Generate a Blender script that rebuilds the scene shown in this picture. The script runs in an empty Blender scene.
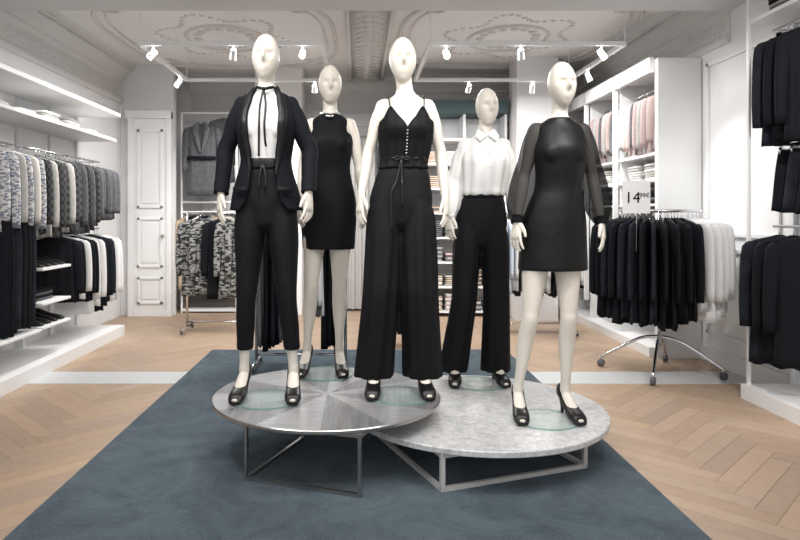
import bpy, math, random
from math import sin, cos, pi, exp, sqrt, asin
from mathutils import Vector, Matrix, noise
random.seed(7)
scene = bpy.context.scene
scene.view_settings.view_transform = 'Standard'

# ------------------------------------------------------------------ materials
def mat(name, col, rough=0.6, metal=0.0, var=0.0, vscale=8.0, bump=0.0, bscale=40.0, spec=0.5,
        sheen=0.0, emit=None, estr=0.0, trans=0.0, alpha=1.0, stretch=(1,1,1), col2=None):
    m = bpy.data.materials.new(name); m.use_nodes = True
    nt = m.node_tree; b = nt.nodes['Principled BSDF']
    b.inputs['Base Color'].default_value = (*col, 1)
    b.inputs['Roughness'].default_value = rough
    b.inputs['Metallic'].default_value = metal
    b.inputs['Specular IOR Level'].default_value = spec
    b.inputs['Sheen Weight'].default_value = sheen
    b.inputs['Transmission Weight'].default_value = trans
    b.inputs['Alpha'].default_value = alpha
    if emit: 
        b.inputs['Emission Color'].default_value = (*emit,1); b.inputs['Emission Strength'].default_value = estr
    if var > 0 or bump > 0:
        tc = nt.nodes.new('ShaderNodeTexCoord'); mp = nt.nodes.new('ShaderNodeMapping')
        mp.inputs['Scale'].default_value = stretch
        nt.links.new(tc.outputs['Object'], mp.inputs['Vector'])
        if var > 0:
            n = nt.nodes.new('ShaderNodeTexNoise'); n.inputs['Scale'].default_value = vscale; n.inputs['Detail'].default_value = 5
            nt.links.new(mp.outputs['Vector'], n.inputs['Vector'])
            r = nt.nodes.new('ShaderNodeValToRGB')
            r.color_ramp.elements[0].position = 0.3; r.color_ramp.elements[1].position = 0.7
            c2 = col2 if col2 else tuple(min(1,c*(1+var)) for c in col)
            c1 = tuple(c*(1-var) for c in col) if not col2 else col
            r.color_ramp.elements[0].color = (*c1,1); r.color_ramp.elements[1].color = (*c2,1)
            nt.links.new(n.outputs['Fac'], r.inputs['Fac']); nt.links.new(r.outputs['Color'], b.inputs['Base Color'])
        if bump > 0:
            n2 = nt.nodes.new('ShaderNodeTexNoise'); n2.inputs['Scale'].default_value = bscale; n2.inputs['Detail'].default_value = 4
            nt.links.new(mp.outputs['Vector'], n2.inputs['Vector'])
            bp = nt.nodes.new('ShaderNodeBump'); bp.inputs['Strength'].default_value = bump; bp.inputs['Distance'].default_value = 0.01
            nt.links.new(n2.outputs['Fac'], bp.inputs['Height']); nt.links.new(bp.outputs['Normal'], b.inputs['Normal'])
    return m

M_wall = mat('wall_paint', (0.80,0.80,0.805), 0.8, var=0.02, vscale=2)
M_wallg = mat('wall_paint_grey', (0.62,0.62,0.62), 0.7, var=0.02, vscale=2)
M_ceil = mat('ceiling_plaster', (0.80,0.795,0.79), 0.9, var=0.02, vscale=2)
M_plaster = mat('plaster_relief', (0.68,0.67,0.655), 0.9, bump=0.3, bscale=60)
M_white = mat('white_lacquer', (0.79,0.79,0.79), 0.4)
M_skin = mat('mannequin_cream', (0.665,0.62,0.55), 0.40, spec=0.4)
M_black = mat('black_crepe', (0.0045,0.0045,0.006), 0.7, bump=0.35, bscale=16, spec=0.2)
M_black2 = mat('black_cloth', (0.006,0.007,0.010), 0.8, bump=0.35, bscale=18, spec=0.16)
M_velvet = mat('black_velvet', (0.002,0.002,0.0025), 0.5, bump=0.6, bscale=11, sheen=0.03, spec=0.28)
M_satin = mat('black_satin', (0.005,0.005,0.006), 0.4, spec=0.3)
M_blouse = mat('white_blouse', (0.74,0.73,0.72), 0.75, bump=0.6, bscale=9)
M_patent = mat('shoe_leather', (0.008,0.007,0.007), 0.35, spec=0.35)
M_steel = mat('brushed_steel', (0.42,0.41,0.40), 0.3, metal=1.0)
M_chrome = mat('chrome', (0.7,0.7,0.72), 0.15, metal=1.0)
M_palesteel = mat('pale_metal', (0.60,0.59,0.57), 0.4, metal=0.3)
M_strip = mat('stone_threshold', (0.55,0.56,0.57), 0.5, var=0.05, vscale=20)
M_greyc = mat('grey_wool', (0.10,0.10,0.11), 0.9, var=0.3, vscale=40)
M_coat = mat('charcoal_coat', (0.075,0.078,0.085), 0.9, var=0.25, vscale=30)
M_lgrey = mat('light_grey_knit', (0.40,0.39,0.37), 0.9, var=0.12, vscale=30)
M_cream = mat('cream_cloth', (0.60,0.57,0.53), 0.85, var=0.05, vscale=10)
M_pink = mat('dusty_pink_cloth', (0.44,0.34,0.325), 0.85, var=0.05, vscale=10)
M_navy = mat('dark_navy_cloth', (0.012,0.014,0.020), 0.85, var=0.4, vscale=12, spec=.2)
M_lblue = mat('pale_blue_shirt', (0.52,0.58,0.66), 0.8)
M_whitec = mat('white_cloth', (0.70,0.70,0.70), 0.8)
M_beige = mat('beige_cloth', (0.40,0.31,0.22), 0.85)
M_teal = mat('dark_header', (0.05,0.09,0.095), 0.6)
M_lampw = mat('lamp_glow', (1,1,1), 0.5, emit=(1,0.97,0.92), estr=16)
M_cab = mat('dark_interior', (0.10,0.09,0.085), 0.8)
M_curt = mat('curtain_fabric', (0.5,0.49,0.48), 0.9)

def pattern_mat(name, c1, c2, scale, kind='checker'):
    m = bpy.data.materials.new(name); m.use_nodes = True; nt = m.node_tree; b = nt.nodes['Principled BSDF']
    b.inputs['Roughness'].default_value = 0.9
    tc = nt.nodes.new('ShaderNodeTexCoord')
    if kind == 'checker':
        n = nt.nodes.new('ShaderNodeTexChecker'); n.inputs['Scale'].default_value = scale
        n.inputs['Color1'].default_value = (*c1,1); n.inputs['Color2'].default_value = (*c2,1)
        nt.links.new(tc.outputs['Object'], n.inputs['Vector']); nt.links.new(n.outputs['Color'], b.inputs['Base Color'])
    else:
        n = nt.nodes.new('ShaderNodeTexVoronoi' if kind=='voro' else 'ShaderNodeTexNoise'); n.inputs['Scale'].default_value = scale
        if kind!='voro': n.inputs['Detail'].default_value=3
        mp = nt.nodes.new('ShaderNodeMapping'); mp.inputs['Scale'].default_value=(1,1,1) if kind=='voro' else (1,1,2.2)
        nt.links.new(tc.outputs['Object'], mp.inputs['Vector']); nt.links.new(mp.outputs['Vector'], n.inputs['Vector'])
        r = nt.nodes.new('ShaderNodeValToRGB'); r.color_ramp.elements[0].position=0.47; r.color_ramp.elements[1].position=0.52
        r.color_ramp.elements[0].color=(*c1,1); r.color_ramp.elements[1].color=(*c2,1)
        nt.links.new(n.outputs['Distance' if kind=='voro' else 'Fac'], r.inputs['Fac']); nt.links.new(r.outputs['Color'], b.inputs['Base Color'])
    return m
M_patt = pattern_mat('black_white_jacquard', (0.015,0.015,0.02), (0.30,0.30,0.285), 21, 'noise')
M_print = pattern_mat('printed_blouse', (0.17,0.19,0.25), (0.58,0.57,0.55), 34, 'noise')
M_plaid = pattern_mat('grey_plaid', (0.02,0.022,0.026), (0.07,0.07,0.07), 30)

def marble_mat():
    m = bpy.data.materials.new('white_marble'); m.use_nodes=True; nt=m.node_tree; b=nt.nodes['Principled BSDF']
    b.inputs['Roughness'].default_value=0.28
    tc=nt.nodes.new('ShaderNodeTexCoord')
    n=nt.nodes.new('ShaderNodeTexNoise'); n.inputs['Scale'].default_value=34; n.inputs['Detail'].default_value=9; n.inputs['Roughness'].default_value=.75; n.inputs['Distortion'].default_value=.6
    nt.links.new(tc.outputs['Object'],n.inputs['Vector'])
    r=nt.nodes.new('ShaderNodeValToRGB'); r.color_ramp.elements[0].position=0.36; r.color_ramp.elements[1].position=0.58
    r.color_ramp.elements[0].color=(0.38,0.38,0.385,1); r.color_ramp.elements[1].color=(0.61,0.61,0.61,1)
    nt.links.new(n.outputs['Fac'],r.inputs['Fac'])
    n2=nt.nodes.new('ShaderNodeTexNoise'); n2.inputs['Scale'].default_value=3; n2.inputs['Detail'].default_value=6; n2.inputs['Distortion'].default_value=2.5
    nt.links.new(tc.outputs['Object'],n2.inputs['Vector'])
    r2=nt.nodes.new('ShaderNodeValToRGB'); e=r2.color_ramp.elements; e[0].position=.46; e[0].color=(1,1,1,1); e[1].position=.54; e[1].color=(1,1,1,1)
    q=e.new(.5); q.color=(.82,.82,.84,1)
    nt.links.new(n2.outputs['Fac'],r2.inputs['Fac'])
    mx=nt.nodes.new('ShaderNodeMix'); mx.data_type='RGBA'; mx.blend_type='MULTIPLY'; mx.inputs['Factor'].default_value=1
    nt.links.new(r.outputs['Color'],mx.inputs['A']); nt.links.new(r2.outputs['Color'],mx.inputs['B']); nt.links.new(mx.outputs['Result'],b.inputs['Base Color'])
    return m
M_marble=marble_mat()
def veneer(name,c1,c2,st):
    m = bpy.data.materials.new(name); m.use_nodes=True; nt=m.node_tree; b=nt.nodes['Principled BSDF']
    b.inputs['Roughness'].default_value=0.33; b.inputs['Metallic'].default_value=0.3
    tc=nt.nodes.new('ShaderNodeTexCoord'); mp=nt.nodes.new('ShaderNodeMapping'); mp.inputs['Scale'].default_value=st
    nt.links.new(tc.outputs['Object'],mp.inputs['Vector'])
    n=nt.nodes.new('ShaderNodeTexNoise'); n.inputs['Scale'].default_value=5; n.inputs['Detail'].default_value=7; n.inputs['Distortion'].default_value=.6
    nt.links.new(mp.outputs['Vector'],n.inputs['Vector'])
    r=nt.nodes.new('ShaderNodeValToRGB'); r.color_ramp.elements[0].position=.3; r.color_ramp.elements[1].position=.7
    r.color_ramp.elements[0].color=(*c1,1); r.color_ramp.elements[1].color=(*c2,1)
    nt.links.new(n.outputs['Fac'],r.inputs['Fac']); nt.links.new(r.outputs['Color'],b.inputs['Base Color'])
    return m
M_zincA=veneer('grey_inlay_a',(0.29,0.29,0.30),(0.42,0.42,0.425),(1,10,1))
M_zincB=veneer('grey_inlay_b',(0.17,0.17,0.18),(0.28,0.28,0.285),(10,1,1))

M_glass = mat('green_glass', (0.50,0.62,0.58), 0.03, alpha=0.34, spec=0.7)
M_glassrim = mat('green_glass_rim', (0.20,0.36,0.31), 0.08, alpha=0.85, spec=0.6)
M_sheer = mat('sheer_chiffon', (0.005,0.005,0.006), 0.7, alpha=0.74, spec=.15)

def rug_mat():
    m = bpy.data.materials.new('rug_pile'); m.use_nodes=True; nt=m.node_tree; b=nt.nodes['Principled BSDF']
    b.inputs['Roughness'].default_value=0.95; b.inputs['Sheen Weight'].default_value=0.1; b.inputs['Specular IOR Level'].default_value=0.1
    tc=nt.nodes.new('ShaderNodeTexCoord')
    n=nt.nodes.new('ShaderNodeTexNoise'); n.inputs['Scale'].default_value=2.6; n.inputs['Detail'].default_value=12; n.inputs['Roughness'].default_value=0.74
    n.inputs['Distortion'].default_value=1.6
    nt.links.new(tc.outputs['Object'],n.inputs['Vector'])
    r=nt.nodes.new('ShaderNodeValToRGB'); r.color_ramp.elements[0].position=0.38; r.color_ramp.elements[1].position=0.64
    r.color_ramp.elements[0].color=(0.060,0.088,0.110,1); r.color_ramp.elements[1].color=(0.115,0.153,0.182,1)
    nt.links.new(n.outputs['Fac'],r.inputs['Fac']); nt.links.new(r.outputs['Color'],b.inputs['Base Color'])
    n2=nt.nodes.new('ShaderNodeTexNoise'); n2.inputs['Scale'].default_value=110
    nt.links.new(tc.outputs['Object'],n2.inputs['Vector'])
    bp=nt.nodes.new('ShaderNodeBump'); bp.inputs['Strength'].default_value=1.0; bp.inputs['Distance'].default_value=0.018
    nt.links.new(n2.outputs['Fac'],bp.inputs['Height']); nt.links.new(bp.outputs['Normal'],b.inputs['Normal'])
    return m
def oak_mat():
    m = bpy.data.materials.new('oak_parquet'); m.use_nodes=True; nt=m.node_tree; b=nt.nodes['Principled BSDF']
    b.inputs['Roughness'].default_value=0.5
    at=nt.nodes.new('ShaderNodeAttribute'); at.attribute_name='Tint'
    tc=nt.nodes.new('ShaderNodeTexCoord')
    n=nt.nodes.new('ShaderNodeTexNoise'); n.inputs['Scale'].default_value=18; n.inputs['Detail'].default_value=6
    nt.links.new(tc.outputs['Object'],n.inputs['Vector'])
    mr=nt.nodes.new('ShaderNodeMapRange'); mr.inputs['To Min'].default_value=0.88; mr.inputs['To Max'].default_value=1.08
    nt.links.new(n.outputs['Fac'],mr.inputs['Value'])
    mx=nt.nodes.new('ShaderNodeMix'); mx.data_type='RGBA'; mx.blend_type='MULTIPLY'; mx.inputs['Factor'].default_value=1
    nt.links.new(at.outputs['Color'],mx.inputs['A']); nt.links.new(mr.outputs['Result'],mx.inputs['B'])
    nt.links.new(mx.outputs['Result'],b.inputs['Base Color'])
    return m

# ------------------------------------------------------------------ builders
def catmull(keys, sub):
    out=[]; n=len(keys)
    for i in range(n-1):
        p0=keys[max(0,i-1)]; p1=keys[i]; p2=keys[i+1]; p3=keys[min(n-1,i+2)]
        for s in range(sub):
            t=s/sub
            out.append(tuple(0.5*((2*b)+(-a+c)*t+(2*a-5*b+4*c-d)*t*t+(-a+3*b-3*c+d)*t**3) for a,b,c,d in zip(p0,p1,p2,p3)))
    out.append(tuple(keys[-1])); return out

class B:
    def __init__(s): s.v=[]; s.f=[]; s.m=[]
    def add(s, v, f, mi=0):
        o=len(s.v); s.v+= [tuple(p) for p in v]; s.f+=[tuple(i+o for i in q) for q in f]; s.m+=[mi]*len(f)
    def box(s,x0,x1,y0,y1,z0,z1,mi=0,M=None):
        v=[(x,y,z) for z in (z0,z1) for y in (y0,y1) for x in (x0,x1)]
        if M: v=[M@Vector(p) for p in v]
        s.add(v,[(0,2,3,1),(4,5,7,6),(0,1,5,4),(2,6,7,3),(0,4,6,2),(1,3,7,5)],mi)
    def tube(s, keys, seg=24, sub=4, ref=(0,1,0), horiz=False, fold=None, mi=0, caps=True, power=2.0):
        P=catmull(keys,sub); n=len(P); v=[]
        for i,p in enumerate(P):
            c=Vector(p[:3]); rx,ry=p[3],p[4]
            if horiz: u=Vector((1,0,0)); w=Vector((0,1,0))
            else:
                a=Vector(P[max(0,i-1)][:3]); b=Vector(P[min(n-1,i+1)][:3]); t=(b-a)
                t=t.normalized() if t.length>1e-9 else Vector((0,0,-1))
                u=Vector(ref).cross(t)
                u=u.normalized() if u.length>1e-6 else Vector((1,0,0)); w=t.cross(u)
            for k in range(seg):
                th=2*pi*k/seg; m=fold(th,i/(n-1)) if fold else 1.0
                ct,st=cos(th),sin(th)
                if power!=2.0:
                    e=2/power; ct=math.copysign(abs(ct)**e,ct); st=math.copysign(abs(st)**e,st)
                v.append(c+u*(rx*m*ct)+w*(ry*m*st))
        f=[]
        for i in range(n-1):
            for k in range(seg):
                k2=(k+1)%seg; f.append((i*seg+k,i*seg+k2,(i+1)*seg+k2,(i+1)*seg+k))
        if caps:
            f.append(tuple(reversed(range(seg)))); f.append(tuple(range((n-1)*seg,n*seg)))
        s.add(v,f,mi)
    def rod(s,a,b,r,mi=0,seg=10,r2=None):
        a=Vector(a);b=Vector(b); d=(b-a).normalized()
        ref=(0,1,0) if abs(d.y)<0.9 else (1,0,0)
        s.tube([(*a,r,r),(*b,r2 or r,r2 or r)],seg=seg,sub=1,ref=ref,mi=mi)
    def sphere(s,c,r,mi=0,n=12,sc=(1,1,1)):
        v=[];f=[]
        for i in range(n+1):
            la=pi*i/n
            for k in range(2*n):
                lo=pi*k/n; v.append((c[0]+r*sc[0]*sin(la)*cos(lo),c[1]+r*sc[1]*sin(la)*sin(lo),c[2]+r*sc[2]*cos(la)))
        for i in range(n):
            for k in range(2*n):
                k2=(k+1)%(2*n); f.append((i*2*n+k,(i+1)*2*n+k,(i+1)*2*n+k2,i*2*n+k2))
        s.add(v,f,mi)
    def build(s,name,mats,parent=None,smooth=True,loc=None):
        me=bpy.data.meshes.new(name); me.from_pydata(s.v,[],s.f); me.update()
        for m in (mats if isinstance(mats,(list,tuple)) else [mats]): me.materials.append(m)
        me.polygons.foreach_set('material_index',s.m)
        if smooth: me.polygons.foreach_set('use_smooth',[True]*len(s.f))
        ob=bpy.data.objects.new(name,me); scene.collection.objects.link(ob)
        if parent: ob.parent=parent
        if loc: ob.location=loc
        return ob
def remesh(ob,vox=0.006,it=4,f=0.5):
    m=ob.modifiers.new('r','REMESH'); m.mode='VOXEL'; m.voxel_size=vox; m.use_smooth_shade=True
    m=ob.modifiers.new('s','SMOOTH'); m.iterations=it; m.factor=f
def empty(name,loc=(0,0,0),scale=1):
    e=bpy.data.objects.new(name,None); e.location=loc; e.scale=(scale,)*3; scene.collection.objects.link(e); e.empty_display_size=0.1; return e
def boxobj(name,dims,m,parent=None,bevel=0.0):
    b=B(); b.box(*dims); ob=b.build(name,m,parent,smooth=False)
    if bevel:
        q=ob.modifiers.new('b','BEVEL'); q.width=bevel; q.segments=2
    return ob

# ------------------------------------------------------------------ room shell
ZC=3.2
def build_floor():
    W,L=0.105,0.63; v=[];f=[];cols=[]
    c45=cos(pi/4)
    ox,oy=0.0,4.5
    def addq(x0,y0,x1,y1):
        g=0.0011
        pts=[(x0+g,y0+g),(x1-g,y0+g),(x1-g,y1-g),(x0+g,y1-g)]
        pts=[((a-b)*c45+ox,(a+b)*c45+oy) for a,b in pts]
        cx=sum(p[0] for p in pts)/4; cy=sum(p[1] for p in pts)/4
        if abs(cx)>3.3 or cy<-1.2 or cy>9.3: return
        o=len(v); v.extend([(p[0],p[1],0.0) for p in pts]); f.append((o,o+1,o+2,o+3))
        t=random.uniform(0.90,1.08); h=random.uniform(-0.012,0.012)
        cols.append((0.435*t+h,0.315*t,0.225*t-h,1))
    for a in range(-90,90):
        for b in range(-12,13):
            x=a*W+b*L; y=a*W-b*L
            addq(x,y,x+L,y+W); addq(x,y+W,x+W,y+W+L)
    me=bpy.data.meshes.new('floor')
    o=len(v); v.extend([(-3.4,-1.4,-0.003),(3.4,-1.4,-0.003),(3.4,9.4,-0.003),(-3.4,9.4,-0.003)]); f.append((o,o+1,o+2,o+3)); cols.append((0.20,0.14,0.10,1))
    me.from_pydata(v,[],f); me.update()
    at=me.color_attributes.new('Tint','FLOAT_COLOR','CORNER')
    for p in me.polygons:
        for li in p.loop_indices: at.data[li].color=cols[p.index]
    me.materials.append(oak_mat())
    ob=bpy.data.objects.new('floor',me); scene.collection.objects.link(ob)
build_floor()
boxobj('trim_1',(-3.05,3.05,4.87,5.24,-0.002,0.003),M_strip)
boxobj('wall_left',(-3.2,-3.05,-1.2,9.2,0,ZC),M_wall)
boxobj('wall_right',(3.05,3.2,-1.2,9.2,0,ZC),M_wall)
boxobj('wall_back',(-3.05,3.05,9.0,9.15,0,ZC),M_wall)
boxobj('ceiling',(-3.2,3.2,-1.2,9.15,ZC,ZC+0.1),M_ceil)
boxobj('trim_2',(-3.05,3.05,4.87,5.3,2.96,ZC),M_wallg)
boxobj('baseboard_right',(3.02,3.05,4.55,5.72,0,0.14),M_white,bevel=0.006)
boxobj('baseboard_back',(-2.3,3.05,8.97,9.0,0,0.14),M_white,bevel=0.006)
b=B(); b.box(-1.39,1.37,1.7,6.05,0.003,0.016); rug=b.build('area_rug',rug_mat(),smooth=False)
q=rug.modifiers.new('b','BEVEL'); q.width=0.005
boxobj('wall_partition',(-3.05,-2.38,8.22,8.34,0,ZC),M_wall)
b=B(); X0,X1=-2.86,-2.44; Y=8.185
b.box(X0,X1,Y-0.05,Y,0.0,2.5)
for z0,z1 in ((0.16,0.5),(0.62,1.25),(1.37,2.36)):
    for a in ((X0+0.05,X1-0.05,z0,z0+0.03),(X0+0.05,X1-0.05,z1-0.03,z1),(X0+0.05,X0+0.08,z0,z1),(X1-0.08,X1-0.05,z0,z1)):
        b.box(a[0],a[1],Y-0.07,Y-0.05,a[2],a[3])
    b.box(X0+0.11,X1-0.11,Y-0.062,Y-0.05,z0+0.06,z1-0.06)
b.box(X0-0.07,X0,Y-0.07,Y,0,2.58); b.box(X1,X1+0.06,Y-0.07,Y,0,2.58); b.box(X0-0.1,X1+0.06,Y-0.09,Y,2.5,2.6)
b.sphere((X1-0.04,Y-0.1,1.02),0.022,1,8); b.rod((X1-0.04,Y-0.1,1.02),(X1-0.04,Y-0.04,1.02),0.008,1)
ob=b.build('door_1',[M_white,M_steel],smooth=False); q=ob.modifiers.new('b','BEVEL'); q.width=0.006

b=B()
for z0,z1 in ((0.25,1.0),(1.1,2.6)):
    for (y0,y1,a,c) in ((4.66,5.64,z0,z0+0.03),(4.66,5.64,z1-0.03,z1),(4.66,4.69,z0,z1),(5.61,5.64,z0,z1)):
        b.box(3.03,3.05,y0,y1,a,c)
ob=b.build('trim_3',M_white,smooth=False)
b=B()
for i in range(6):
    x0=-2.2+i*0.88; x1=x0+0.74
    for z0,z1 in ((0.25,0.95),(1.05,2.55)):
        for (a,c,d,e) in ((x0,x1,z0,z0+0.03),(x0,x1,z1-0.03,z1),(x0,x0+0.03,z0,z1),(x1-0.03,x1,z0,z1)):
            b.box(a,c,8.975,9.0,d,e)
b.build('trim_4',M_white,smooth=False)

def cornice(name,p0,p1,inward):
    b=B(); p0=Vector(p0);p1=Vector(p1);d=(p1-p0); L=d.length; d.normalize(); n=Vector(inward)
    prof=[(0,-0.50),(0.02,-0.50),(0.035,-0.47),(0.035,-0.44),(0.015,-0.42),(0.015,-0.24),(0.05,-0.21),(0.05,-0.18),(0.09,-0.12),(0.15,-0.07),(0.17,-0.07),(0.17,-0.03),(0.2,0),(0,0)]
    v=[]
    for p in (p0,p1):
        for o,z in prof: v.append(p+n*o+Vector((0,0,z)))
    k=len(prof); f=[(i,(i+1)%k,k+(i+1)%k,k+i) for i in range(k)]
    f+= [tuple(range(k)),tuple(reversed(range(k,2*k)))]
    b.add(v,f)
    s=0.12
    i=0
    while s<L-0.1:
        c=p0+d*s+n*0.018+Vector((0,0,-0.33))
        ax=(1,0.35,1) if abs(d.x)>0.5 else (0.35,1,1)
        b.sphere(c,0.032,0,5,ax)
        for a in range(5):
            an=2*pi*a/5+i
            cc=c+d*(0.048*cos(an))+Vector((0,0,0.048*sin(an))); b.sphere(cc,0.022,0,4,ax)
        for sgn in (-1,1):
            b.sphere(c+d*0.09+Vector((0,0,0.03*sgn)),0.024,0,4,ax)
        s+=0.18; i+=1
    s=0.03
    while s<L:
        c=p0+d*s+n*0.16+Vector((0,0,-0.09)); b.sphere(c,0.016,0,3); s+=0.06
    ob=b.build(name,M_plaster,smooth=False); return ob
cornice('trim_5',(3.05,5.3,ZC),(3.05,8.98,ZC),(-1,0,0))
cornice('trim_6',(-3.05,5.3,ZC),(-3.05,8.18,ZC),(1,0,0))
cornice('trim_7',(-2.36,9.0,ZC),(2.85,9.0,ZC),(0,-1,0))
b=B()
b.box(-0.10,0.28,5.3,8.8,ZC-0.05,ZC)
b.box(-0.14,-0.10,5.3,8.8,ZC-0.08,ZC); b.box(0.28,0.32,5.3,8.8,ZC-0.08,ZC)
y=5.4;i=0
while y<8.7:
    b.sphere((0.09,y,ZC-0.06),0.05,0,6,(1,1.2,0.7))
    for sg in (-1,1):
        for a in range(4):
            b.sphere((0.09+sg*(0.05+0.025*a),y+0.03*a-0.02,ZC-0.055),0.03-0.004*a,0,4,(1.2,0.8,0.8))
    y+=0.17
b.build('trim_8',M_plaster,smooth=True)
def rib(b,pts,r=0.02,closed=False):
    keys=[(p[0],p[1],ZC-0.008,r,r) for p in pts]
    b.tube(keys,seg=8,sub=3,ref=(0,0,1))
b=B()
for sg,cx in ((-1,-1.45),(1,1.6)):
    for r,a,c in ((0.022,1.18,1.35),(0.014,1.08,1.25)):
        pts=[(cx+a*math.copysign(abs(cos(t))**0.6,cos(t)),7.0+c*math.copysign(abs(sin(t))**0.6,sin(t))) for t in [2*pi*i/40 for i in range(41)]]
        rib(b,pts,r)
    pts=[(cx+0.42*cos(2*pi*i/32),7.0+0.5*sin(2*pi*i/32)) for i in range(33)]; rib(b,pts,0.02)
    for i in range(16):
        t=2*pi*i/16; b.sphere((cx+0.3*cos(t),7.0+0.36*sin(t),ZC-0.004),0.05,0,5,(1,1,0.35))
    for i in range(60):
        t=2*pi*i/60
        b.sphere((cx+0.62*cos(t)*(1+0.15*sin(6*t)),7.0+0.74*sin(t)*(1+0.15*sin(6*t)),ZC-0.002),0.03,0,4,(1,1,0.4))
    for sx in (-1,1):
        for sy in (-1,1):
            for k in range(14):
                a=k*0.45; rr=0.03+0.016*k
                b.sphere((cx+sx*(0.85-rr*cos(a)*0.9),7.0+sy*(1.0-rr*sin(a)),ZC-0.003),0.028,0,4,(1,1,0.5))
b.build('trim_9',M_plaster)

# ------------------------------------------------------------------ mannequins
def smoothcurve(kv,z):
    kv=sorted(kv)
    if z<=kv[0][0]: return kv[0][1]
    for (a,b_),(c,d) in zip(kv,kv[1:]):
        if z<=c:
            t=(z-a)/(c-a); t=t*t*(3-2*t); return b_+(d-b_)*t
    return kv[-1][1]
TOR=[(1.68,.043,.046),(1.63,.042,.045),(1.60,.045,.048),(1.578,.060,.053),(1.56,.088,.058),(1.54,.112,.066),(1.50,.126,.080),(1.45,.130,.096),(1.39,.130,.108),(1.32,.116,.094),(1.22,.104,.080),(1.12,.138,.096),(1.02,.155,.104),(.96,.148,.100),(.92,.105,.080),(.905,.05,.05)]
def tor_r(z):
    return smoothcurve([(a,b_) for a,b_,c in TOR],z), smoothcurve([(a,c) for a,b_,c in TOR],z)

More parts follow.
